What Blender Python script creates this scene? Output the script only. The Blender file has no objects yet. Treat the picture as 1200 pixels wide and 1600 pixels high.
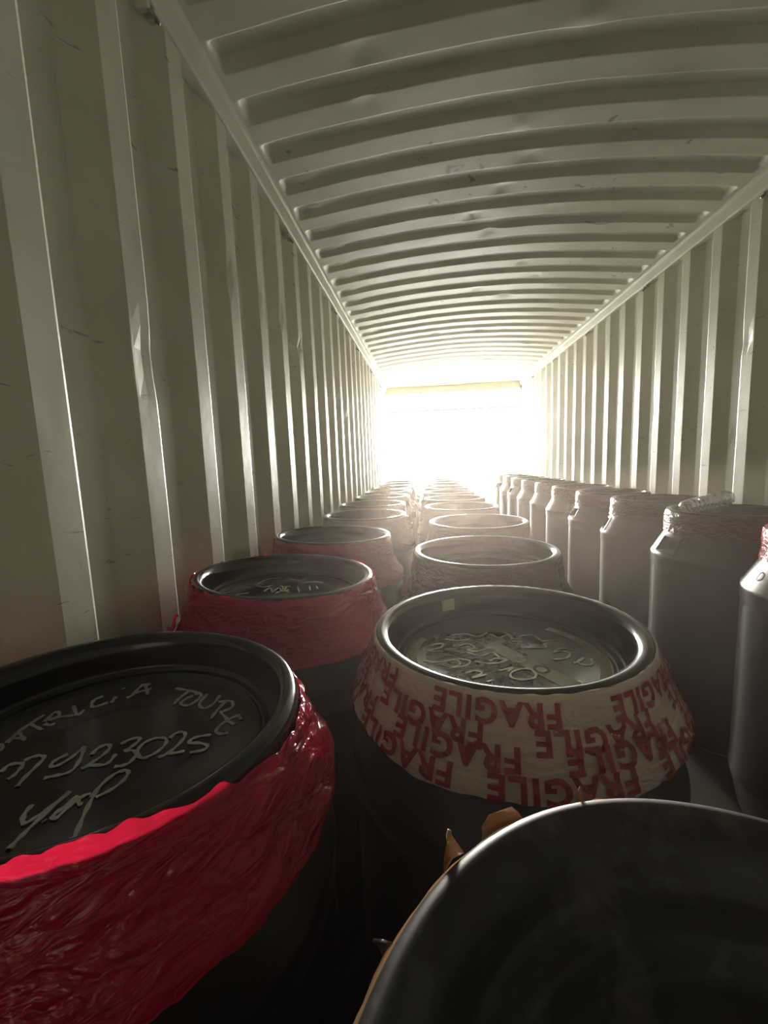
import bpy, bmesh, math, random
from mathutils import Vector, Matrix, noise
C = bpy.context.scene.collection
scn = bpy.context.scene
PI = math.pi
random.seed(7)

# ------------------------------------------------------------------ camera, daylight, exposure
CZ = 1.32                                   # camera height above the container floor
W, CEIL, YD, YF = 2.34, 2.622, 7.40, -4.60  # inner width, ceiling edge height, door plane, closed end
cam_d = bpy.data.cameras.new('camera')
cam = bpy.data.objects.new('camera', cam_d)
C.objects.link(cam)
cam_d.sensor_fit = 'VERTICAL'
cam_d.sensor_height = 36.0
cam_d.lens = 633.76 / 1600 * 36.0
cam_d.clip_start = 0.01
cam_d.clip_end = 300
r_, u_, f_ = Vector((.994001, .102408, -.038392)), Vector((.025423, .125064, .991823)), Vector((-.106372, .986849, -.12171))
M = Matrix((( r_.x, u_.x, -f_.x, .68975), (r_.y, u_.y, -f_.y, 0), (r_.z, u_.z, -f_.z, CZ), (0, 0, 0, 1)))
cam.matrix_world = M
scn.camera = cam

SKY = 11.0
world = bpy.data.worlds.new('overcast_daylight')
scn.world = world
world.use_nodes = True
bg = world.node_tree.nodes['Background']
bg.inputs[0].default_value = (1.0, .97, .915, 1)
bg.inputs[1].default_value = SKY

pl = bpy.data.lights.new('doorway_daylight_portal', 'AREA')
pl.shape = 'RECTANGLE'
pl.size, pl.size_y = 2.30, 2.46
pl.cycles.is_portal = True
plo = bpy.data.objects.new('doorway_daylight_portal', pl)
C.objects.link(plo)
plo.location = (W/2, YD + .06, 1.24)
plo.rotation_euler = (-PI/2, 0, 0)

sun_d = bpy.data.lights.new('sun', 'SUN')
sun_d.energy = 10.0
sun_d.angle = math.radians(14)
sun_d.color = (1.0, .93, .8)
sun = bpy.data.objects.new('sun', sun_d)
C.objects.link(sun)
sun.rotation_euler = Vector((.03, -1.0, -.045)).to_track_quat('-Z', 'Y').to_euler()

scn.view_settings.view_transform = 'Standard'
scn.view_settings.look = 'None'
scn.view_settings.gamma = 1
scn.view_settings.use_curve_mapping = False
scn.view_settings.exposure = 0.25
cy = scn.cycles
cy.use_denoising = True
cy.max_bounces = 14
cy.diffuse_bounces = 10
cy.glossy_bounces = 5
cy.transmission_bounces = 8
cy.transparent_max_bounces = 12
cy.volume_bounces = 2
cy.sample_clamp_indirect = 12
cy.caustics_reflective = False
cy.caustics_refractive = False

VEIL_DENSITY, VEIL_G = .0018, .75          # thin scatter added through the whole container, imitating lens glare
LOW_DENSITY, LOW_G = .029, .80             # denser scatter added low over the near drums, imitating lens glare

# ------------------------------------------------------------------ materials
def mat(name, col, rough=.5, spec=.5, metal=0.0):
    m = bpy.data.materials.new(name)
    m.use_nodes = True
    b = m.node_tree.nodes['Principled BSDF']
    b.inputs['Base Color'].default_value = (*col, 1)
    b.inputs['Roughness'].default_value = rough
    b.inputs['Metallic'].default_value = metal
    b.inputs['Specular IOR Level'].default_value = spec
    return m

def N(m, t, **kw):
    n = m.node_tree.nodes.new(t)
    for k, v in kw.items():
        if k in n.inputs.keys():
            n.inputs[k].default_value = v
        else:
            setattr(n, k, v)
    return n

def L(m, a, b):
    m.node_tree.links.new(a, b)

def coords(m, scale=(1, 1, 1)):
    tc = N(m, 'ShaderNodeTexCoord')
    mp = N(m, 'ShaderNodeMapping')
    mp.inputs['Scale'].default_value = scale
    L(m, tc.outputs['Object'], mp.inputs['Vector'])
    return mp.outputs['Vector']

def painted_steel(name, col):
    m = mat(name, col, .42, .4)
    b = m.node_tree.nodes['Principled BSDF']
    v = coords(m)
    n1 = N(m, 'ShaderNodeTexNoise', Scale=2.2, Detail=6.0, Roughness=.6)
    L(m, v, n1.inputs['Vector'])
    rp = N(m, 'ShaderNodeValToRGB')
    rp.color_ramp.elements[0].position, rp.color_ramp.elements[1].position = .32, .62
    rp.color_ramp.elements[0].color = (col[0]*.86, col[1]*.85, col[2]*.82, 1)
    rp.color_ramp.elements[1].color = (*col, 1)
    L(m, n1.outputs['Fac'], rp.inputs['Fac'])
    # dark scuffs from cargo: short thin streaks
    v2 = coords(m, (5.0, 5.0, 22.0))
    n2 = N(m, 'ShaderNodeTexNoise', Scale=1.6, Detail=3.0, Roughness=.55, Distortion=1.2)
    L(m, v2, n2.inputs['Vector'])
    r2 = N(m, 'ShaderNodeValToRGB')
    r2.color_ramp.elements[0].position, r2.color_ramp.elements[1].position = .685, .72
    L(m, n2.outputs['Fac'], r2.inputs['Fac'])
    mx = N(m, 'ShaderNodeMix', data_type='RGBA')
    mx.inputs[7].default_value = (.16, .14, .11, 1)
    sc = N(m, 'ShaderNodeMath', operation='MULTIPLY')
    sc.inputs[1].default_value = .55
    L(m, r2.outputs['Color'], sc.inputs[0])
    L(m, sc.outputs[0], mx.inputs[0])
    L(m, rp.outputs['Color'], mx.inputs[6])
    L(m, mx.outputs[2], b.inputs['Base Color'])
    n3 = N(m, 'ShaderNodeTexNoise', Scale=9.0, Detail=4.0)
    L(m, v, n3.inputs['Vector'])
    bp = N(m, 'ShaderNodeBump', Strength=.18, Distance=.01)
    L(m, n3.outputs['Fac'], bp.inputs['Height'])
    L(m, bp.outputs['Normal'], b.inputs['Normal'])
    return m

def plastic(name, col, rough, dust_or_glare=0.0):
    m = mat(name, col, rough, .5)
    b = m.node_tree.nodes['Principled BSDF']
    v = coords(m)
    n1 = N(m, 'ShaderNodeTexNoise', Scale=14.0, Detail=8.0, Roughness=.65)
    L(m, v, n1.inputs['Vector'])
    rp = N(m, 'ShaderNodeValToRGB')
    rp.color_ramp.elements[0].position, rp.color_ramp.elements[1].position = .52, .74
    rp.color_ramp.elements[0].color = (*col, 1)
    rp.color_ramp.elements[1].color = tuple(c + dust_or_glare for c in col) + (1,)
    L(m, n1.outputs['Fac'], rp.inputs['Fac'])
    L(m, rp.outputs['Color'], b.inputs['Base Color'])
    mr = N(m, 'ShaderNodeMapRange')
    mr.inputs['To Min'].default_value, mr.inputs['To Max'].default_value = rough - dust_or_glare*.8, rough + dust_or_glare*1.4
    L(m, n1.outputs['Fac'], mr.inputs['Value'])
    L(m, mr.outputs[0], b.inputs['Roughness'])
    return m

def film(name, col, trans, rough, tmix, bump=.5, clear=0.0):
    """Thin stretched packing film: glossy, light leaks through it."""
    m = mat(name, col, rough, .6)
    nt = m.node_tree
    b = nt.nodes['Principled BSDF']
    out = nt.nodes['Material Output']
    v = coords(m, (6, 6, 15))
    n1 = N(m, 'ShaderNodeTexNoise', Scale=2.0, Detail=5.0, Roughness=.55, Distortion=.8)
    L(m, v, n1.inputs['Vector'])
    v2 = coords(m, (7, 7, 17))
    n2 = N(m, 'ShaderNodeTexNoise', Scale=2.0, Detail=2.0, Roughness=.45, Distortion=2.4)
    L(m, v2, n2.inputs['Vector'])
    ad = N(m, 'ShaderNodeMath', operation='ADD')
    L(m, n1.outputs['Fac'], ad.inputs[0])
    L(m, n2.outputs['Fac'], ad.inputs[1])
    bp = N(m, 'ShaderNodeBump', Strength=bump, Distance=.012)
    L(m, ad.outputs[0], bp.inputs['Height'])
    L(m, bp.outputs['Normal'], b.inputs['Normal'])
    tr = N(m, 'ShaderNodeBsdfTranslucent')
    tr.inputs['Color'].default_value = (*trans, 1)
    mx = N(m, 'ShaderNodeMixShader')
    mx.inputs[0].default_value = tmix
    L(m, b.outputs[0], mx.inputs[1])
    L(m, tr.outputs[0], mx.inputs[2])
    last = mx
    if clear:
        tp = N(m, 'ShaderNodeBsdfTransparent')
        tp.inputs['Color'].default_value = (*[min(1, .35 + c) for c in trans], 1)
        m2 = N(m, 'ShaderNodeMixShader')
        m2.inputs[0].default_value = clear
        L(m, mx.outputs[0], m2.inputs[1])
        L(m, tp.outputs[0], m2.inputs[2])
        last = m2
    L(m, last.outputs[0], out.inputs['Surface'])
    return m

STEEL = painted_steel('grey_green_container_paint', (.71, .705, .62))
DARKSTEEL = mat('lashing_ring_steel', (.32, .31, .28), .35, .5, .8)
PLY = mat('container_plywood_floor', (.045, .036, .028), .6)
BLACK = plastic('black_drum_plastic', (.010, .010, .011), .28, .003)
LIDBLACK = plastic('black_lid_plastic', (.008, .008, .009), .14, .006)
WORN = plastic('scuffed_black_lid_plastic', (.008, .008, .009), .46, .07)
RED = film('red_packing_film', (.52, .012, .052), (.95, .02, .08), .09, .34, 1.0)
WINE = film('dusty_red_packing_film', (.30, .03, .045), (.6, .06, .09), .18, .30, .8)
DARKFILM = film('clear_film_over_black', (.055, .048, .044), (.25, .2, .17), .16, .2, .8)
CLEAR = film('clear_packing_film', (.88, .77, .72), (.85, .75, .69), .13, .28, .45, .04)
TAN = film('brown_packing_tape', (.34, .22, .13), (.5, .3, .16), .25, .30)
PINKISH = film('pink_brown_packing_film', (.20, .13, .115), (.4, .25, .2), .2, .25, .8)
INK = mat('red_print', (.30, .022, .04), .35)
MARKER = mat('silver_paint_marker', (.50, .51, .50), .5, .4, .5)
CHALK = mat('pale_marker', (.86, .83, .76), .42, .5, .55)
CONCRETE = mat('pale_concrete_yard', (.62, .60, .56), .8)
DUST = mat('pale_printed_tape', (.62, .58, .50), .4)

# ------------------------------------------------------------------ helpers
def obj(name, verts, faces, m, parent=None, smooth=True):
    me = bpy.data.meshes.new(name)
    me.from_pydata([tuple(v) for v in verts], [], faces)
    me.materials.append(m)
    if smooth:
        me.polygons.foreach_set('use_smooth', [True] * len(me.polygons))
    me.update()
    o = bpy.data.objects.new(name, me)
    C.objects.link(o)
    if parent is not None:
        o.parent = parent
    return o

def thing(name, label, cat, loc=(0, 0, 0), group=None):
    o = bpy.data.objects.new(name, None)
    o.empty_display_size = .1
    C.objects.link(o)
    o.location = loc
    return tag(o, label, cat, group)

def tag(o, label, cat, group=None):
    o['label'], o['category'] = label, cat
    if group:
        o['group'] = group
    return o

def struct(o):
    o['kind'] = 'structure'
    return o

def grid_faces(nu, nv, wrap=False, flip=False, base=0):
    F = []
    for j in range(nv - 1):
        for i in range(nu if wrap else nu - 1):
            a, b = j*nu + i, j*nu + (i + 1) % nu
            q = [a, b, b + nu, a + nu]
            if flip:
                q.reverse()
            F.append(tuple(base + k for k in q))
    return F

def box(x0, x1, y0, y1, z0, z1):
    V = [(x, y, z) for z in (z0, z1) for y in (y0, y1) for x in (x0, x1)]
    F = [(0, 2, 3, 1), (4, 5, 7, 6), (0, 1, 5, 4), (2, 6, 7, 3), (0, 4, 6, 2), (1, 3, 7, 5)]
    return V, F

def bevel(o, w, seg=2):
    md = o.modifiers.new('bevel', 'BEVEL')
    md.width, md.segments, md.limit_method = w, seg, 'ANGLE'
    return o

def smoothstep(a, b, x):
    t = min(1, max(0, (x - a) / (b - a)))
    return t*t*(3 - 2*t)

def tube(path, rad, n=8):
    V, F = [], []
    P = [Vector(p) for p in path]
    for i, p in enumerate(P):
        d = (P[min(i+1, len(P)-1)] - P[max(i-1, 0)]).normalized()
        a = d.cross(Vector((0, 0, 1)))
        if a.length < .1:
            a = d.cross(Vector((0, 1, 0)))
        a.normalize()
        b = d.cross(a)
        for k in range(n):
            t = 2*PI*k/n
            V.append(p + (a*math.cos(t) + b*math.sin(t)) * rad)
    F = grid_faces(n, len(P), wrap=True)
    F.append(tuple(range(n)))
    F.append(tuple(reversed(range((len(P)-1)*n, len(P)*n))))
    return V, F

def join(parts):
    V, F = [], []
    for v, f in parts:
        b = len(V)
        V += list(v)
        F += [tuple(b + i for i in q) for q in f]
    return V, F

# ------------------------------------------------------------------ the container
def wall_profile(y0, y1, phase, pitch=.2745):
    """(y, depth) knots of the pressed corrugation: inner flat, door-facing slope, outer flat, slope back."""
    K = []
    k = math.floor((y0 - phase) / pitch) - 1
    while True:
        b = phase + k*pitch
        for dy, dp in ((0, 0), (.004, 0), (.035, 0), (.066, 0), (.072, .05), (.100, .95), (.106, 1), (.145, 1), (.180, 1), (.186, .95), (.264, .05), (.270, 0)):
            y = b + dy
            if y0 <= y <= y1:
                K.append((y, dp * .036))
        if b > y1:
            break
        k += 1
    K = [(y0, K[0][1])] + K + [(y1, K[-1][1])]
    return K

def wall(name, side, phase, dents):
    K = wall_profile(YF, YD, phase)
    zs = sorted(set([i * .06 for i in range(43)] + [2.56]))
    V = []
    for z in zs:
        for y, d in K:
            n = .0016 * noise.noise((y*5, z*2.2, side*9)) + .003 * noise.noise((y*.9, z*.8, side*3 + 5))
            off = d + n + .0045
            for (dy, dz, amp, ry, rz) in dents:
                e = ((y - dy)/ry)**2 + ((z - dz)/rz)**2
                if e < 6:
                    off += amp * math.exp(-e)
            x = -off if side < 0 else W + off
            V.append((x, y, z))
    return struct(obj(name, V, grid_faces(len(K), len(zs), flip=side > 0), STEEL, smooth=False))

ldent = [(.845, CZ+.14, -.005, .05, .12), (1.50, CZ+.69, .012, .03, .035), (1.75, CZ+.70, .014, .03, .035), (2.05, CZ+.74, .010, .03, .04),
         (2.33, CZ+.65, .014, .03, .035), (2.56, CZ+.54, .014, .03, .035), (2.82, CZ+.57, .015, .03, .035), (1.0, CZ+.28, .010, .04, .07),
         (3.12, CZ+.5, .012, .03, .04), (3.4, CZ+.55, .012, .03, .04), (3.7, CZ+.42, .013, .03, .04), (4.1, CZ+.45, .012, .04, .04), (4.6, CZ+.4, .012, .04, .05)]
rdent = [(2.37, CZ+.56, .012, .03, .035), (2.44, CZ+.07, .010, .03, .025), (3.2, CZ+.3, .008, .03, .05), (4.05, CZ+.2, .01, .03, .04), (5.2, CZ+.25, .01, .03, .04)]
wl = wall('wall_left', -1, .678, ldent)
wr = wall('wall_right', 1, 2.321 - 8*.2745, rdent)

def roof():
    P0, pitch = 1.358, .209
    prof = ((0, 0), (.002, .04), (.013, .96), (.016, 1), (.045, 1), (.074, 1), (.079, .95), (.113, .05), (.118, 0), (.121, 0), (.165, 0), (.206, 0))
    ys = []
    k0 = math.floor((YF - P0) / pitch) - 1
    for k in range(k0, 40):
        for dy, _ in prof:
            y = P0 + k*pitch + dy
            if YF < y < YD:
                ys.append((y, k))
    ys = [(YF, k0)] + ys + [(YD, ys[-1][1])]
    xs = [-.04, .0, .03, .042, .050, .058, .066, .076, .09] + [.11 + i*(W - .22)/84 for i in range(85)]
    xs += [W - x for x in (.09, .076, .066, .058, .050, .042, .03, 0, -.04)]
    D = [(.493, 1.708, .010, .03), (1.124, 1.942, -.010, .03), (1.208, 2.16, .012, .035), (1.12, 2.352, .013, .035), (.99, 2.568, .012, .035), (1.11, 2.742, .012, .035),
         (1.249, 1.534, -.012, .05), (1.438, 2.56, .008, .03), (.501, 1.516, .010, .035), (1.645, 1.74, .006, .04)]
    rnd = random.Random(3)
    D += [(rnd.uniform(.2, 2.1), rnd.uniform(2.6, 6.5), rnd.choice((-.008, .009, .012)), rnd.uniform(.025, .05)) for _ in range(26)]
    for k in range(3, 26):                    # the press mark near the left end of each rib
        D.append((.155, P0 + k*pitch + .045, -.010, .03))
    V = []
    for y, k in ys:
        t = y - P0 - k*pitch
        # depth from a rounded slot
        for x in xs:
            ex = min(x - .042, W - .042 - x)
            c = .026
            d = 0.0
            if 0 < t < .118 and ex > 0:
                # depth along y profile, with rounded ends
                yy = min(t, .118 - t)
                inset = 0
                if yy < c:
                    inset = c - math.sqrt(max(0, c*c - (c - yy)**2))
                e2 = smoothstep(0, .026, ex - inset)
                for (a, da), (b, db) in zip(prof, prof[1:]):
                    if a <= t <= b:
                        d = da + (db - da) * (t - a) / (b - a)
                        break
                d *= e2
            u = min(1, max(0, x / W))
            z = CEIL + .085 * (1 - (2*u - 1)**2) * smoothstep(YD, YD - .5, y) + .020 * d
            z += .0022 * noise.noise((x*4, y*6, 2)) + .005 * noise.noise((x*1.3, y*1.2, 7)) * min(1, max(0, ex*6))
            for dx, dy, a, r in D:
                e = ((x - dx)/(r*1.2))**2 + ((y - dy)/(r*.8))**2
                if e < 6:
                    z += a * math.exp(-e)
            V.append((x, y, z))
    o = struct(obj('ceiling', V, grid_faces(len(xs), len(ys), flip=True), STEEL, smooth=True))
    return o
ceil = roof()

def extrude_y(name, prof, y0, y1, m):
    n = len(prof)
    V = [(x, y0, z) for x, z in prof] + [(x, y1, z) for x, z in prof]
    F = [(i, (i+1) % n, n + (i+1) % n, n + i) for i in range(n)] + [tuple(reversed(range(n))), tuple(range(n, 2*n))]
    return bevel(struct(obj(name, V, F, m, smooth=False)), .003)
rail = [(-.045, 2.545), (.002, 2.545), (.008, 2.552), (.022, 2.600), (.030, 2.606), (.034, 2.618), (.030, 2.628), (-.045, 2.640)]
extrude_y('trim_1', rail, YF, YD, STEEL)
extrude_y('trim_2', [(W - x, z) for x, z in reversed(rail)], YF, YD, STEEL)
V, F = box(-.12, W + .12, YF - .05, YD + .12, -.06, 0)
struct(obj('floor', V, F, PLY, smooth=False))
V, F = box(-.12, W + .12, YF - .06, YF, 0, 2.75)
struct(obj('wall_front', V, F, STEEL, smooth=False))
V, F = box(-.10, W + .10, YD, YD + .12, 2.500, 2.78)
bevel(struct(obj('trim_3', V, F, STEEL, smooth=False)), .006)
for nm, xa, xb in (('trim_4', -.14, .004), ('trim_5', W - .004, W + .14)):
    V, F = box(xa, xb, YD, YD + .12, 0, 2.78)
    bevel(struct(obj(nm, V, F, STEEL, smooth=False)), .006)
V, F = box(-60, 60, YD - .2, 120, -1.30, -1.20)
struct(obj('ground', V, F, CONCRETE, smooth=False))

# lashing rings under both top rails
def lashing_ring(x, y, z, s, label):
    t = thing('lashing_ring', label, 'lashing ring', (x, y, z), 'cargo lashing rings under the top rails')
    V, F = tube([(s*-.03, -.016, .020), (s*-.006, -.016, .012), (s*.012, -.012, -.004), (s*.016, 0, -.012), (s*.012, .012, -.004), (s*-.006, .016, .012), (s*-.03, .016, .020)], .0045, 8)
    obj('ring', V, F, DARKSTEEL, t)
    for q in (-1, 1):
        V, F = box(-.034 if s > 0 else -.004, .004 if s > 0 else .034, q*.016 - .007, q*.016 + .007, .004, .034)
        bevel(obj('weld_lug', V, F, STEEL, t, smooth=False), .003)
    return t
order = ['nearest the camera', 'second from the camera', 'third from the camera', 'fourth from the camera', 'fifth from the camera', 'sixth from the camera']
for i, y in enumerate((1.165, 2.27, 3.345, 4.44, 5.54, 6.63)):
    lashing_ring(-.004, y, CZ + 1.195, 1, 'small steel lashing ring under the left top rail, ' + order[i])
for i, y in enumerate((2.30, 3.39, 4.49, 5.58, 6.67)):
    lashing_ring(W + .004, y, CZ + 1.205, -1, 'small steel lashing ring under the right top rail, ' + order[i])

# handwriting strokes in lid coordinates (metres)
NEAR = [[[-0.1524,-0.037],[-0.1533,-0.0172],[-0.142,-0.0188],[-0.1406,-0.0278],[-0.1477,-0.0334]],[[-0.152,-0.0279],[-0.1231,-0.0445]],[[-0.1453,-0.0119],[-0.1507,0.0054],[-0.1514,0.0109]],[[-0.1523,0.0108],[-0.1388,0.003],[-0.1263,-0.004]],[[-0.1494,-0.0052],[-0.1427,-0.0016],[-0.1306,0.0008]],[[-0.1536,0.0113],[-0.1543,0.0313],[-0.154,0.0509]],[[-0.1548,0.0293],[-0.1385,0.0235],[-0.125,0.0189]],[[-0.1344,0.0315],[-0.1241,0.03],[-0.1208,0.035]],[[-0.1385,0.0354],[-0.1447,0.0592],[-0.1322,0.054],[-0.1342,0.0399],[-0.1288,0.0485],[-0.1157,0.0536],[-0.109,0.0574]],[[-0.1317,0.0772],[-0.1072,0.0577],[-0.1077,0.07]],[[-0.1092,0.1087],[-0.1139,0.0977],[-0.1092,0.0858],[-0.0993,0.0798],[-0.0882,0.0933]],[[-0.088,0.11],[-0.0849,0.0997],[-0.0816,0.0925]],[[-0.0947,0.1341],[-0.0926,0.1329]],[[-0.0697,0.1089],[-0.0661,0.1166],[-0.0702,0.1383],[-0.0696,0.1509],[-0.0597,0.1514]],[[-0.0675,0.1502],[-0.0539,0.1357],[-0.0434,0.1234]],[[-0.0692,0.1224],[-0.0601,0.1307],[-0.0495,0.1414]],[[-0.0995,-0.059],[-0.1023,-0.0472],[-0.0943,-0.0428],[-0.0871,-0.0429],[-0.0825,-0.0514],[-0.0796,-0.0615],[-0.081,-0.0676]],[[-0.0914,-0.0378],[-0.0879,-0.0304],[-0.0794,-0.0269],[-0.0718,-0.0302],[-0.0676,-0.0452],[-0.0643,-0.062],[-0.0595,-0.0756]],[[-0.0486,-0.0196],[-0.0536,-0.0292],[-0.0537,-0.0378],[-0.0478,-0.0425],[-0.0422,-0.0362],[-0.0391,-0.0236],[-0.0399,-0.0035]],[[-0.0399,-0.0035],[-0.0278,-0.0227],[-0.0199,-0.0414],[-0.0224,-0.0498],[-0.0319,-0.0551],[-0.0412,-0.0602]],[[-0.0186,-0.0169],[-0.0203,-0.0049],[-0.0148,0.0032],[-0.0069,0.0001],[-0.0039,-0.0134],[-0.0069,-0.0299],[-0.0109,-0.0408]],[[-0.0109,-0.0408],[-0.0049,-0.0344],[0.011,-0.0306],[0.0131,-0.0229],[0.0105,-0.0114]],[[0.0021,0.0069],[0.0075,0.0169],[0.0163,0.0222],[0.0213,0.0171],[0.0201,0.0039],[0.017,-0.005]],[[0.017,-0.005],[0.0273,-0.0023],[0.0361,-0.0085],[0.0386,-0.0222],[0.0334,-0.0292],[0.0254,-0.0319]],[[0.0355,0.0215],[0.0312,0.0103],[0.0345,-0.0035],[0.0456,-0.0131],[0.0537,-0.0108],[0.0602,0.0016],[0.0598,0.0176],[0.0522,0.0259],[0.0412,0.025],[0.035,0.0191]],[[0.0586,0.0268],[0.0604,0.0381],[0.0685,0.0421],[0.0761,0.0351],[0.078,0.0185],[0.0754,0.0022],[0.0674,-0.0101]],[[0.0674,-0.0101],[0.0759,-0.0017],[0.0848,0.0013],[0.0932,0.0062]],[[-0.0183,-0.096],[-0.0155,-0.1072],[-0.0083,-0.1163],[-0.0027,-0.1171],[0.0006,-0.1092],[0.0033,-0.0974],[0.0053,-0.074]],[[0.0053,-0.074],[0.0057,-0.096],[0.0062,-0.1212],[0.0071,-0.1349],[0.0084,-0.1451]],[[0.0121,-0.1126],[0.0139,-0.113]],[[0.0196,-0.0786],[0.0175,-0.0944],[0.0158,-0.1041],[0.0188,-0.1092],[0.0222,-0.1067],[0.0223,-0.0916],[0.0257,-0.079],[0.0307,-0.0737]],[[0.0215,-0.0807],[0.0298,-0.0885],[0.0332,-0.0869]],[[0.0329,-0.0651],[0.039,-0.0828],[0.048,-0.1029],[0.0578,-0.1229],[0.0594,-0.1308],[0.0578,-0.1265]],[[0.0354,-0.0788],[0.0325,-0.0578],[0.0355,-0.042],[0.0433,-0.0361],[0.0498,-0.0395],[0.0525,-0.0526],[0.0491,-0.0653],[0.0406,-0.0781]],[[-0.0104,0.1473],[0.0124,0.1446],[0.0395,0.1387]],[[0.0161,0.1431],[0.0134,0.1213],[0.0157,0.1015]],[[0.029,0.1313],[0.0228,0.1152],[0.0257,0.1047],[0.038,0.1039],[0.044,0.1183],[0.0417,0.1351],[0.0304,0.1354]],[[0.0498,0.1383],[0.0525,0.1105],[0.0665,0.1001],[0.0746,0.1137],[0.0722,0.1377]],[[0.0898,0.1251],[0.0893,0.0966],[0.0906,0.0762]],[[0.0792,0.1199],[0.0982,0.1245],[0.1073,0.1096],[0.0997,0.0964],[0.0972,0.0935],[0.1137,0.0796],[0.1193,0.0764]],[[0.1284,0.0922],[0.1183,0.0802],[0.1122,0.0638],[0.1131,0.0492],[0.1231,0.0456],[0.1317,0.0497]],[[0.1164,0.0744],[0.1315,0.0689]],[[0.1276,0.0897],[0.1357,0.0803]],[[0.1102,0.0417],[0.0969,0.0363],[0.0893,0.0297],[0.0905,0.0219],[0.1023,0.0235],[0.1169,0.0203],[0.1163,0.0113],[0.1015,0.0043]]]
FRAG = [[[0.0426,-0.067],[0.0386,-0.0502],[0.0223,-0.0484],[0.0031,-0.0602],[-0.0002,-0.0766],[0.0142,-0.0845],[0.0355,-0.079],[0.0438,-0.0654]],[[-0.0188,-0.0542],[-0.0029,-0.0482],[0.0087,-0.0431],[-0.0025,-0.0568]],[[0.0865,-0.0147],[0.1094,-0.0103],[0.1245,0.0089],[0.1123,0.0192],[0.0951,0.0144],[0.1133,0.0296],[0.137,0.026]],[[0.116,-0.0288],[0.1317,-0.0199],[0.1432,-0.006],[0.1259,-0.0244],[0.1345,-0.0352],[0.1482,-0.0318],[0.1542,-0.0108]],[[0.0283,0.0645],[0.0559,0.0581],[0.0613,0.0413],[0.0414,0.0363],[0.0599,0.0359],[0.0876,0.0354],[0.0875,0.0517]],[[0.0216,0.1072],[0.043,0.0878],[0.0741,0.093],[0.0867,0.0665]],[[0.0858,0.0631],[0.1105,0.0659],[0.1236,0.0621]],[[-0.01,0.1018],[0.0071,0.0828],[0.0243,0.0945],[0.0356,0.076],[0.0516,0.0815]],[[-0.0816,0.0443],[-0.0611,0.0551],[-0.0483,0.0381],[-0.0638,0.0276],[-0.0455,0.022],[-0.015,0.0374],[-0.0036,0.0213]],[[-0.0648,0.0171],[-0.0389,0.0014],[-0.0183,0.0163],[-0.0079,-0.0039]],[[-0.1502,-0.0167],[-0.1182,-0.0218],[-0.0905,-0.0126],[-0.0829,-0.0315],[-0.1013,-0.0422],[-0.0745,-0.0362],[-0.0638,-0.0177],[-0.0856,-0.0078]],[[-0.0769,-0.0624],[-0.059,-0.0539],[-0.0474,-0.0625],[-0.0661,-0.0789],[-0.0396,-0.0667]],[[-0.1407,0.029],[-0.1161,0.0395],[-0.1105,0.0563],[-0.1356,0.0511],[-0.1505,0.0292],[-0.1263,0.0234]],[[-0.0932,0.098],[-0.0615,0.1034],[-0.0372,0.0901],[-0.0142,0.1083]],[[-0.1045,0.0797],[-0.0796,0.0707],[-0.0537,0.0784]],[[-0.0431,-0.0907],[-0.0321,-0.0845]],[[-0.0548,-0.0178],[-0.0339,-0.0274],[-0.0116,-0.0248],[0.0037,-0.0137],[-0.0155,-0.0087],[-0.0281,-0.0181]]]
STRIP = [[[-0.0017,0.0318],[0.091,-0.1019]]]
L2 = [[[-0.1471,0.0839],[-0.1323,0.1671],[-0.0879,0.1881],[-0.0185,0.1768],[-0.001,0.2049]],[[-0.137,0.0751],[-0.1046,0.0706],[-0.09,0.0946]],[[-0.2099,-0.0265],[-0.1922,0.0046],[-0.1837,0.0456],[-0.1494,0.0623]],[[-0.0903,0.0232],[-0.0837,0.0641],[-0.0596,0.0192],[-0.0557,0.0693],[-0.0306,0.034],[-0.0153,0.0564]],[[-0.0454,0.0124],[-0.0326,0.0395],[-0.0056,0.029],[-0.0445,0.0714],[-0.0232,0.0963]],[[-0.0575,0.0899],[-0.0304,0.074],[-0.0374,0.0524]],[[-0.164,-0.0273],[-0.1305,-0.003]],[[0.0031,0.0906],[0.027,0.0349]],[[0.0402,0.1081],[0.0572,0.0598]],[[0.0634,0.1124],[0.0772,0.0835]],[[-0.0044,0.1327],[0.0369,0.1636],[0.076,0.1594]]]

# ------------------------------------------------------------------ drums
# profiles as (radius, height above the rim); the rim is the drum's top at z = 0 of these lists
BODY = [(.0, -1.030), (.20, -1.030), (.235, -1.022), (.255, -1.000), (.278, -.905), (.2845, -.880), (.2865, -.868), (.2845, -.856), (.284, -.845), (.2845, -.60), (.285, -.400), (.2845, -.270),
        (.2845, -.262), (.2870, -.256), (.2870, -.224), (.2885, -.214), (.2875, -.204), (.282, -.196), (.236, -.108), (.229, -.098), (.226, -.090), (.226, -.030)]
LID = [(.224, -.082), (.2335, -.082), (.2365, -.078), (.2375, -.066), (.2345, -.060), (.2345, -.030), (.2385, -.022), (.2395, -.012), (.2375, -.005), (.2330, -.0008), (.2270, 0), (.2200, -.0015), (.2140, -.006),
       (.2110, -.013), (.2085, -.030), (.2065, -.052), (.2040, -.059), (.1985, -.0625), (.1930, -.062), (.1905, -.060), (.1870, -.060), (.1845, -.064), (.1820, -.0668), (.10, -.0672), (0, -.0672)]

def fine(P, step=.03):
    out = [P[0]]
    for a, b in zip(P, P[1:]):
        n = max(1, int(math.hypot(b[0]-a[0], b[1]-a[1]) / step))
        out += [(a[0] + (b[0]-a[0])*k/n, a[1] + (b[1]-a[1])*k/n) for k in range(1, n+1)]
    return out

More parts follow.
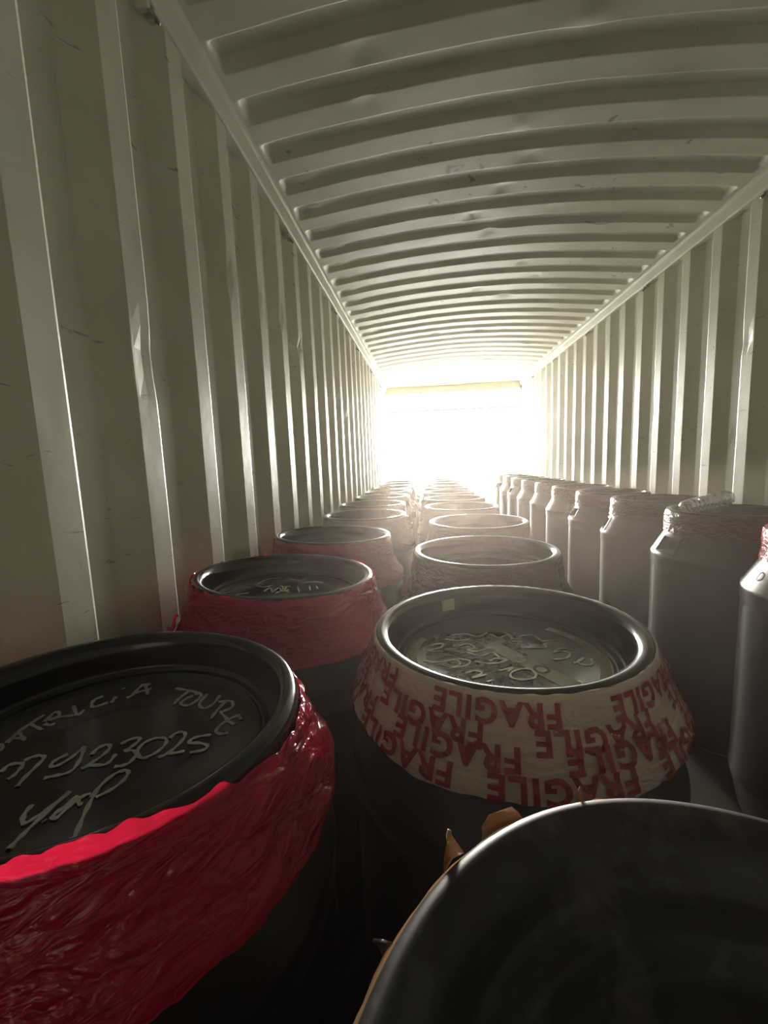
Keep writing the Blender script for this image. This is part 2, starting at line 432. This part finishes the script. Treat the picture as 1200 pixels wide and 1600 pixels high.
LID_BARE = [(.224, -.082), (.2365, -.080), (.2375, -.066), (.2345, -.058), (.2345, -.030), (.2385, -.022), (.2395, -.012), (.2378, -.005), (.2340, -.001), (.2285, 0), (.2210, -.0025), (.2130, -.0080),
            (.2060, -.0160), (.2005, -.0260), (.1965, -.0380), (.1930, -.0430), (.1860, -.0450), (.1740, -.0455), (.1700, -.0480), (.1660, -.0720), (.1600, -.0760), (.08, -.0765), (0, -.0765)]

class Drum:
    """One open-head drum standing on the floor; tilt leans its top rim (a, b = slope of the rim along x, y)."""
    def __init__(s, name, label, x, y, h, tilt=(0, 0), k=1.0, group=None, seg=96, body=BLACK, lid=LIDBLACK, handles=(), body_k=None, lid_prof=LID):
        s.t = thing(name, label, 'drum', (x, y, 0), group)
        s.top, s.a, s.b, s.k, s.seg = CZ - h, tilt[0], tilt[1], k, seg
        bk = body_k or k
        # body with rectangular grip recesses in the shoulder
        th = [2*PI*i/seg for i in range(seg)]
        for c in handles:
            th += [c - .245, c - .238, c - .222, c - .217, c + .217, c + .222, c + .238, c + .245]
        th = sorted({round(t % (2*PI), 5) for t in th})
        P = fine(BODY, .05)
        if handles:
            P = [p for p in P if not (-.1955 < p[1] < -.1085)]
            add = [(.282 - .046*((z + .196)/.088), z) for z in (-.1945, -.188, -.1875, -.1865, -.155, -.1235, -.1225, -.122, -.115)]
            i = next(i for i, p in enumerate(P) if p[1] >= -.1085)
            P = P[:i] + add + P[i:]
        V = []
        for (r, z) in P:
            zz = z * (s.top / 1.030) if z < -.3 else z * 1.0
            for t in th:
                rr = r * bk
                for c in handles:
                    d = (t - c + PI) % (2*PI) - PI
                    if abs(d) < .2195 and -.187 < z < -.123:
                        rr -= .036
                    elif abs(d) < .2415 and -.1935 < z < -.1155:
                        rr += .0045
                V.append(s.w((rr*math.cos(t), rr*math.sin(t), s.top + zz)))
        # keep the floor contact flat
        s.body = obj('body', V, grid_faces(len(th), len(P), wrap=True), body, s.t)
        V = []
        for (r, z) in lid_prof:
            for i in range(seg):
                t = 2*PI*i/seg
                V.append(s.w((k*r*math.cos(t), k*r*math.sin(t), s.top + z*k)))
        s.lid = obj('lid', V, grid_faces(seg, len(lid_prof), wrap=True), lid, s.t)

    def w(s, v):
        x, y, z = v
        return (x, y, z + smoothstep(s.top - .45, s.top - .12, z) * (s.a*x + s.b*y))

    def wrap(s, prof, m, amp=.003, seed=1, name='tape', ragged=.004, bag=0.0, segs=160, top=None, diag=1.5, tucked=None):
        """Film wound round the neck and shoulder: prof from top edge to bottom edge, with pulled folds."""
        P = fine(prof, .008)
        V = []
        n = len(P)
        low = tucked or (.2425, -.020)
        for j, (r, z) in enumerate(P):
            f = j / (n - 1)
            for i in range(segs):
                t = 2*PI*i/segs
                ct, st = math.cos(t), math.sin(t)
                q = t + diag * z * 5
                fold = .7*noise.noise((math.cos(q)*9, math.sin(q)*9, z*6 + seed)) + .9*(.35 - abs(noise.noise((math.cos(q)*12, math.sin(q)*12, z*14 + seed*2)))) + .35*(.3 - abs(noise.noise((math.cos(q*1.3)*25, math.sin(q*1.3)*25, z*40 + seed*3))))
                zz = z
                if top and z > low[1]:          # tucked under the lip except where top(t) lets it fold over
                    w = top(t)
                    r, zz = low[0] + (r - low[0])*w, low[1] + (z - low[1])*w - .0006*j*(1-w)
                rr = s.k*r + amp * (fold + .35) * min(1, .25 + f*2.5)
                if j <= 2:
                    zz += ragged * noise.noise((ct*14, st*14, seed)) * (1 - j/3)
                if f > .8:
                    zz += bag * (f - .8)*5 * noise.noise((ct*1.6, st*1.6, seed + 3))
                V.append(s.w((rr*ct, rr*st, s.top + zz*s.k)))
        return obj(name, V, grid_faces(segs, n, wrap=True, flip=True), m, s.t)

    def surface(s, r, t, z):
        return s.w((s.k*r*math.cos(t), s.k*r*math.sin(t), s.top + z*s.k))

    def writing(s, strokes, width, m, lift=.0012):
        """Marker strokes as ribbons lying on the lid disc (strokes in lid coordinates)."""
        parts = []
        for S in strokes:
            P = [Vector((*p, 0)) for p in S]
            Q = []
            if len(P) > 2:
                E = [P[0]*2 - P[1]] + P + [P[-1]*2 - P[-2]]
                for i in range(1, len(E) - 2):
                    for q in range(6):
                        u = q/6
                        a, b, c, d = E[i-1:i+3]
                        Q.append(.5*((2*b) + (c - a)*u + (2*a - 5*b + 4*c - d)*u*u + (3*b - a - 3*c + d)*u**3))
                Q.append(P[-1])
            else:
                Q = P
            V, F = [], []
            for i, p in enumerate(Q):
                d = Q[min(i+1, len(Q)-1)] - Q[max(i-1, 0)]
                if d.length < 1e-6:
                    d = Vector((1, 0, 0))
                d.normalize()
                nrm = Vector((-d.y, d.x, 0)) * width * (.5 + .14*math.sin(i*.9))
                for sg, dz in ((-1, 0), (-1, lift), (1, lift), (1, 0)):
                    v = p + nrm*sg
                    V.append(s.w((s.k*v.x, s.k*v.y, s.top - .0672*s.k + dz + .0002)))
            nq = len(Q)
            for i in range(nq - 1):
                for a in range(3):
                    F.append((i*4 + a, i*4 + a + 1, i*4 + 5 + a, i*4 + 4 + a))
            parts.append((V, F))
        V, F = join(parts)
        return obj('handwriting', V, F, m, s.lid, smooth=False)

CONE = [(.2385, -.008), (.2405, -.014), (.2410, -.030), (.2440, -.060), (.2490, -.090), (.2650, -.125), (.2850, -.155)]
def copy_tree(o, parent=None):
    c = o.copy()
    C.objects.link(c)
    if parent is not None:
        c.parent = parent
    for ch in list(o.children):
        copy_tree(ch, c)
    return c

GL, GC, GR = 'drums along the left wall', 'drums in the middle row', 'drums along the right wall'

# --- near left: red film, lid lettered with silver marker
d = Drum('plastic_drum', 'black drum wound in shiny red film, silver handwritten name and number on its lid', .284, .44, .285, (-.062, -.031), .97, GL, 144, body_k=.945)
def lifted(t):
    # the film stands up over the lip on the side away from the doorway
    c = math.cos(t - math.radians(-95))
    return smoothstep(-.05, .75, c + .16*noise.noise((math.cos(t)*9, math.sin(t)*9, 4)))
d.wrap([(.219, .013), (.226, .009), (.236, .003), (.2425, -.008), (.2460, -.026), (.2540, -.052), (.2680, -.084), (.2810, -.108), (.2835, -.116), (.2820, -.122)],
       RED, .0065, 2, ragged=.008, bag=.006, segs=300, top=lifted, diag=2.6)
d.writing(NEAR, .0042, MARKER)

# --- second on the left
d = Drum('plastic_drum', 'black drum in red film with faint scribbles on its lid, behind the silver-lettered drum', .300, 1.052, .287, (-.06, -.024), 1.0, GL, 112, body_k=.985)
tp = d.wrap([(.2385, -.003), (.2410, -.010), (.2440, -.030), (.2480, -.060), (.2560, -.085), (.2680, -.110), (.2800, -.130), (.2830, -.142)], RED, .007, 5, ragged=.007, bag=.008, segs=220)
V, F = [], []
for i in range(9):                              # loose tail of film sticking out towards the wall
    f = i/8
    for j in range(4):
        t = math.radians(196 + 5*j)
        rr = .281 + .020*f
        V.append(d.surface(rr, t, -.122 + .012*math.sin(f*3 + j*1.3) - .020*f*(j % 2) + .004*j))
obj('loose_film_tail', V, grid_faces(4, 9), RED, tp)
d.writing([[(x*.85, y*.85) for x, y in S] for S in L2], .0032, CHALK)

# --- the rest of the left row, red film further back
d3 = Drum('plastic_drum', 'black drum wrapped in dull red film, third from the camera along the left wall', .297, 1.640, .285, (-.033, -.02), 1.0, GL, 96, body_k=.985)
d3.wrap(CONE + [(.2870, -.175)], WINE, .004, 8, ragged=.004, bag=.02)
d4 = Drum('plastic_drum', '', .335, 2.28, .288, (-.01, 0), .985, GL, 96)
d4.wrap(CONE + [(.2870, -.190)], DARKFILM, .004, 17, ragged=.004, bag=.02)
words_ = ['fourth', 'fifth', 'sixth', 'seventh', 'eighth', 'ninth', 'tenth', 'eleventh']
for i, (x, y, a) in enumerate(((.335, 2.28, 0), (.300, 2.88, .7), (.305, 3.48, 1.9), (.305, 4.08, 2.8), (.312, 4.68, 3.9), (.312, 5.29, 4.6), (.308, 5.90, 5.5), (.305, 6.52, 1.2))):
    c = copy_tree(d4.t) if i else d4.t
    c.location = (x, y, 0)
    c.rotation_euler.z = a
    c['label'] = 'black film-wrapped drum along the left wall, %s from the camera' % words_[i]

# --- near right: bare worn lid with scraps of brown tape
d = Drum('plastic_drum', 'black drum closest to the camera, bare scuffed lid edged with torn brown tape', .871, .094, .290, (-.02, .012), 1.0, GC, 160, lid=WORN, body_k=.99, lid_prof=LID_BARE)
bt = d.wrap([(.2408, -.009), (.2422, -.012), (.2428, -.030), (.2430, -.085)], TAN, .0012, 11, ragged=.004, segs=240)
def scrap(name, t0, pts, m):
    """A torn flake of tape standing off the rim: rows of (angle offset in degrees, radius, height)."""
    V = []
    for row in pts:
        for (da, r, z) in row:
            V.append(d.surface(r, math.radians(t0 + da), z))
    o = obj(name, V, grid_faces(len(pts[0]), len(pts)), m, bt)
    md = o.modifiers.new('thickness', 'SOLIDIFY')
    md.thickness = .0008
    return o
scrap('torn_tape_flap', 134, [[(-2.6, .243, -.010), (0, .244, -.008), (2.6, .243, -.012)], [(-1.6, .245, -.001), (0, .247, .000), (1.8, .245, -.003)], [(-.5, .246, .008), (.2, .249, .008), (.8, .246, .006)], [(-.4, .246, .012), (0, .248, .013), (.5, .246, .011)]], TAN)
scrap('torn_tape_flap', 122, [[(-5, .242, -.010), (0, .243, -.010), (5, .242, -.011)], [(-4.5, .245, -.006), (0, .246, -.006), (4, .246, -.009)], [(-3.5, .248, -.002), (1.5, .250, -.002), (3.5, .249, -.008)]], TAN)
scrap('torn_tape_flap', 104, [[(-.8, .241, -.008), (0, .242, -.008), (.8, .241, -.008)], [(-.4, .241, .001), (.1, .243, .002), (.5, .241, .001)], [(-.2, .240, .006), (.1, .241, .007), (.3, .240, .006)]], TAN)
scrap('torn_tape_flap', 151, [[(-1.2, .242, -.012), (1.2, .243, -.012)], [(-.4, .247, -.010), (.5, .248, -.011)], [(0, .253, -.012), (.35, .253, -.013)]], BLACK)

# --- the FRAGILE drum
d = Drum('plastic_drum', 'drum wrapped in pale tape printed FRAGILE in red, white scribbles on its lid', .825, .744, .305, (.02, -.007), 1.0, GC, 144)
FR = [(.2368, -.0012), (.2385, -.0032), (.2408, -.008), (.2430, -.018), (.2500, -.038), (.2620, -.066), (.2750, -.093), (.2825, -.110), (.2835, -.119)]
tp = d.wrap(FR, CLEAR, .004, 14, ragged=.0016, bag=.012, segs=240)
def on_cone(v):
    """Radius and height a slant distance v below the tape's top edge."""
    for (r0, z0), (r1, z1) in zip(FR[2:], FR[3:]):
        s = math.hypot(r1 - r0, z1 - z0)
        if v <= s:
            return r0 + (r1-r0)*v/s, z0 + (z1-z0)*v/s
        v -= s
    return FR[-1][0], FR[-1][1] - v
cu = bpy.data.curves.new('letters', 'FONT')
cu.body = 'FRAGILE'
cu.size = 1.0
cu.offset = .034
cu.space_character = 1.12
tmp = bpy.data.objects.new('letters', cu)
C.objects.link(tmp)
bpy.context.view_layer.update()
me = bpy.data.meshes.new_from_object(tmp.evaluated_get(bpy.context.evaluated_depsgraph_get()))
bm = bmesh.new()
bm.from_mesh(me)
bmesh.ops.triangulate(bm, faces=bm.faces[:])
for _ in range(3):
    long = [e for e in bm.edges if e.calc_length() > .10]
    if long:
        bmesh.ops.subdivide_edges(bm, edges=long, cuts=1)
        bmesh.ops.triangulate(bm, faces=bm.faces[:])
bm.verts.index_update()
TV = [v.co.copy() for v in bm.verts]
TF = [tuple(v.index for v in f.verts) for f in bm.faces]
bm.free()
bpy.data.objects.remove(tmp)
tx0, tx1 = min(v.x for v in TV), max(v.x for v in TV)
ty1 = max(v.y for v in TV)
parts = []
LH, WORDW = .030, .182
for row, (v0, start, slope) in enumerate(((.002, -84, .003), (.030, -106, .005), (.057, -96, -.004), (.086, -66, .000))):
    for k in range(-3, 4):
        a0 = math.radians(start + k*(55 - row*2.5))
        Vv = []
        for v in TV:
            u = (v.x - tx0)/(tx1 - tx0)*WORDW
            vv = v0 + v.y/ty1*LH
            r, z = on_cone(vv)
            t = a0 - u/.272
            z += slope*math.sin(t*2 + row) 
            q = t + 1.5*z*5
            fold = .7*noise.noise((math.cos(q)*9, math.sin(q)*9, z*6 + 14)) + .9*(.35 - abs(noise.noise((math.cos(q)*12, math.sin(q)*12, z*14 + 28)))) + .35*(.3 - abs(noise.noise((math.cos(q*1.3)*25, math.sin(q*1.3)*25, z*40 + 42))))
            rr = r + .004*(fold + .35)*min(1, .25 + vv/.12*2.5) + .0030
            Vv.append(d.surface(rr, t, z))
        parts.append((Vv, TF))
V, F = join(parts)
lt = obj('lettering', V, F, INK, tp)
lt['label'] = 'red FRAGILE print'
d.writing(FRAG, .0036, CHALK)
# pale printed strip across the lid and a broken ring of tape round the disc
def flat_strip(name, pts, w, m, lift):
    V, F = [], []
    for i, p in enumerate(pts):
        a, b = Vector(pts[max(0, i-1)]), Vector(pts[min(len(pts)-1, i+1)])
        dd = (b - a).normalized()
        nn = Vector((-dd.y, dd.x))*w/2
        for sg in (-1, 1):
            q = Vector(p) + nn*sg
            V.append(d.surface(math.hypot(*q), math.atan2(q.y, q.x), -.0672 + lift))
    return obj(name, V, grid_faces(2, len(pts)), m, d.lid, smooth=False)
a, b = Vector((-.018, .056)), Vector((.094, -.106))
flat_strip('printed_tape_strip', [tuple(a.lerp(b, i/8)) for i in range(9)], .034, DUST, .0008)
for q in ((.030, -.014), (.056, -.050)):
    flat_strip('round_mark', [(q[0] + .012*math.cos(t*PI/10), q[1] + .012*math.sin(t*PI/10)) for t in range(21)], .005, LIDBLACK, .0014)
for i, (t0, t1) in enumerate(((-48, 48), (150, 196))):
    flat_strip('tape_arc', [(.171*math.cos(math.radians(t0 + (t1-t0)*k/24)), .171*math.sin(math.radians(t0 + (t1-t0)*k/24))) for k in range(25)], .018, DUST, .0008)
RESM = mat('flaky_tape_residue', (.48, .43, .36), .4)
nz = N(RESM, 'ShaderNodeTexNoise', Scale=26.0, Detail=5.0, Roughness=.6, Distortion=1.2)
L(RESM, coords(RESM, (1, 1.8, 1)), nz.inputs['Vector'])
rr_ = N(RESM, 'ShaderNodeValToRGB')
rr_.color_ramp.elements[0].position, rr_.color_ramp.elements[1].position = .46, .60
L(RESM, nz.outputs['Fac'], rr_.inputs['Fac'])
tpn = N(RESM, 'ShaderNodeBsdfTransparent')
mxn = N(RESM, 'ShaderNodeMixShader')
L(RESM, rr_.outputs['Color'], mxn.inputs[0])
L(RESM, tpn.outputs[0], mxn.inputs[1])
L(RESM, RESM.node_tree.nodes['Principled BSDF'].outputs[0], mxn.inputs[2])
L(RESM, mxn.outputs[0], RESM.node_tree.nodes['Material Output'].inputs['Surface'])
V = []
for i in range(13):
    for j in range(9):
        x, y = -.145 + .19*i/12, -.105 + .215*j/8
        rm = .158/max(.158, math.hypot(x, y))
        x, y = x*rm, y*rm
        V.append(d.surface(math.hypot(x, y), math.atan2(y, x), -.0672 + .0005))
obj('tape_residue', V, grid_faces(13, 9), RESM, d.lid, smooth=False)
V = []
for j in range(4):                              # small sticker on the lid's inner wall
    z = -.018 - .026*j/3
    for i in range(8):
        V.append(d.surface(.2088 + .09*(z + .03) - .0012, math.radians(112 + 9*i/7), z))
obj('sticker', V, grid_faces(8, 4), DUST, d.lid)

# --- rest of the middle row
d2 = Drum('plastic_drum', 'dark drum with a clear film skirt, straight behind the FRAGILE drum', .878, 1.37, .300, (.005, 0), 1.0, GC, 112)
d2.wrap(CONE + [(.2865, -.175)], DARKFILM, .0045, 21, ragged=.003, bag=.02)
for i, (x, y, h, a) in enumerate(((.935, 2.01, .285, 1.3), (.910, 2.68, .288, 2.9), (.905, 3.27, .288, .7), (.895, 3.91, .288, 4.1), (.905, 4.56, .288, 5.2), (.93, 5.20, .285, 2.2), (.94, 5.82, .285, 3.3), (.94, 6.44, .285, 1.0))):
    c = copy_tree(d2.t)
    c.location = (x, y, .3 - h)
    c.location.z = 0
    c.rotation_euler.z = a
    c['label'] = 'film-wrapped dark drum in the middle row, %s from the doorway' % ['eighth', 'seventh', 'sixth', 'fifth', 'fourth', 'third', 'second', 'first'][i]

# --- right row: bare shoulders with grips, film only round the neck
BAND = [(.2385, -.010), (.2400, -.018), (.2400, -.060), (.2385, -.086), (.2400, -.104)]
for i, (y, hs, lab) in enumerate((
        (1.37, (4.3, 1.16), 'black drum with red neck tape, nearest of the row along the right wall'),
        (1.95, (3.20, .06), 'dark drum with a crumpled clear bottle on its lid'),
        (2.53, (2.84, 5.98), 'dark drum just behind the one carrying the clear bottle'))):
    d = Drum('plastic_drum', lab, 2.032, y, .266, (0, 0), .985, GR, 112, handles=hs, body_k=1.0)
    m = (RED, PINKISH, PINKISH)[i]
    d.wrap(BAND if i else [(.2385, -.004), (.2405, -.012), (.2405, -.060), (.2400, -.086), (.2450, -.112)], m, .006, 30 + i, ragged=.003, bag=.0, name='neck_tape')
    if i == 0:
        # moulded ring mark on the shoulder
        V, F = [], []
        for a in range(24):
            for q in range(6):
                ra = .012 + .0016*math.cos(q*PI/3)
                du, dv = ra*math.cos(a*PI/12), ra*math.sin(a*PI/12)*1.3
                z = -.155 + dv*.88
                rr = .282 - .046*((z + .196)/.088) + .0012*math.sin(q*PI/3) + .002
                V.append(d.surface(rr/.985, 2.93 + du/.26, z/.985))
        F = [(a*6 + q, a*6 + (q+1) % 6, ((a+1) % 24)*6 + (q+1) % 6, ((a+1) % 24)*6 + q) for a in range(24) for q in range(6)]
        obj('moulded_mark', V, F, BLACK, d.body)
    if i == 1:
        bottle_top = d.top
d = Drum('plastic_drum', 'dark drum with a grip in its shoulder, fourth from the camera along the right wall', 2.032, 3.11, .268, (0, 0), .985, GR, 112, handles=(3.08, 6.22), body_k=1.0)
d.wrap(BAND, PINKISH, .006, 41, ragged=.003, name='neck_tape')
for i, (x, y, a) in enumerate(((2.032, 3.70, 1.1), (2.035, 4.28, -.25), (2.03, 4.86, 1.5), (2.03, 5.44, .2), (2.03, 6.02, 2.0), (2.03, 6.60, .6))):
    c = copy_tree(d.t)
    c.location = (x, y, 0)
    c.rotation_euler.z = a
    c['label'] = 'dark drum along the right wall, %s from the doorway' % ['sixth', 'fifth', 'fourth', 'third', 'second', 'first'][i]

# --- crumpled clear bottle leaning out of the lid
PETM = mat('clear_bottle_plastic', (.95, .97, .97), .06, .5)
gl = N(PETM, 'ShaderNodeBsdfGlossy', Roughness=.07)
tpn = N(PETM, 'ShaderNodeBsdfTransparent')
tpn.inputs['Color'].default_value = (.86, .88, .88, 1)
lw = N(PETM, 'ShaderNodeLayerWeight', Blend=.68)
mxn = N(PETM, 'ShaderNodeMixShader')
L(PETM, lw.outputs['Facing'], mxn.inputs[0])
L(PETM, tpn.outputs[0], mxn.inputs[1])
L(PETM, gl.outputs[0], mxn.inputs[2])
L(PETM, mxn.outputs[0], PETM.node_tree.nodes['Material Output'].inputs['Surface'])
A, B = Vector((1.880, 2.03, bottle_top - .002)), Vector((2.145, 2.11, bottle_top + .036))
t = thing('plastic_bottle', 'crumpled empty clear plastic bottle leaning on the rim of a drum', 'bottle', A)
ax = (B - A)
Lb = ax.length
ax.normalize()
ux = ax.cross(Vector((0, 0, 1))).normalized()
uy = ux.cross(ax)
V = []
prof = [(0, .002), (.001, .012), (.006, .021), (.014, .028), (.026, .0325), (.04, .034)]
s = .045
while s < Lb - .02:
    prof.append((s, .033 + .0026*math.sin(s*2*PI/.024)))
    s += .0035
prof += [(Lb - .015, .032), (Lb - .006, .026), (Lb, .016), (Lb, .003)]
ns = 40
for s, r in prof:
    cr = smoothstep(.10, Lb, s)
    for k in range(ns):
        q = 2*PI*k/ns
        rr = r * (1 + cr*.45*noise.noise((math.cos(q)*2.1, math.sin(q)*2.1, s*26)) + cr*.22*noise.noise((math.cos(q)*5, math.sin(q)*5, s*60)))
        V.append(ax*s + (ux*math.cos(q) + uy*math.sin(q))*rr)
obj('bottle_body', V, grid_faces(ns, len(prof), wrap=True), PETM, t)
# --- outside: a cable strung across the yard beyond the doorway
V, F = tube([(-14 + i*2.0, 12.5 + i*.02, 2.82 + .0016*(i - 9)**2) for i in range(19)], .035, 8)
cb = obj('overhead_cable', V, F, mat('dark_cable', (.05, .05, .05), .6))
tag(cb, 'thin dark horizontal cable strung outside beyond the doorway', 'cable')
for px in (-13.5, 20.5):
    V, F = tube([(px, 12.85 + (px > 0)*.2, -1.2), (px, 12.85 + (px > 0)*.2, 1.0), (px, 12.85 + (px > 0)*.2, 3.4)], .10, 12)
    po = obj('utility_pole', V, F, mat('pole_wood', (.2, .15, .1), .8))
    tag(po, 'utility pole outside %s of the container carrying the cable' % ('left' if px < 0 else 'right'), 'pole')

# --- scatter volumes inside the container, added to imitate lens glare
def dust_or_glare(name, dens, g, bounds):
    hz = bpy.data.materials.new(name)
    hz.use_nodes = True
    hz.node_tree.nodes.clear()
    ho = hz.node_tree.nodes.new('ShaderNodeOutputMaterial')
    vs = hz.node_tree.nodes.new('ShaderNodeVolumeScatter')
    vs.inputs['Color'].default_value = (1, .865, .775, 1)
    vs.inputs['Density'].default_value = dens
    vs.inputs['Anisotropy'].default_value = g
    hz.node_tree.links.new(vs.outputs[0], ho.inputs['Volume'])
    V, F = box(*bounds)
    h = obj(name, V, F, hz, smooth=False)
    h['kind'] = 'stuff'
    return h
hz = dust_or_glare('glare_veil', VEIL_DENSITY, VEIL_G, (-.055, W + .055, YF - .02, YD + .02, -.03, 2.74))
tag(hz, 'thin added veil imitating lens glare in the container, thicker low over the drums', 'glare_veil')
dust_or_glare('low_glare_layer', LOW_DENSITY, LOW_G, (.50, W - .01, .10, 2.00, .78, 1.27)).parent = hz  # added layer, shaped to put a glare veil over the near drums
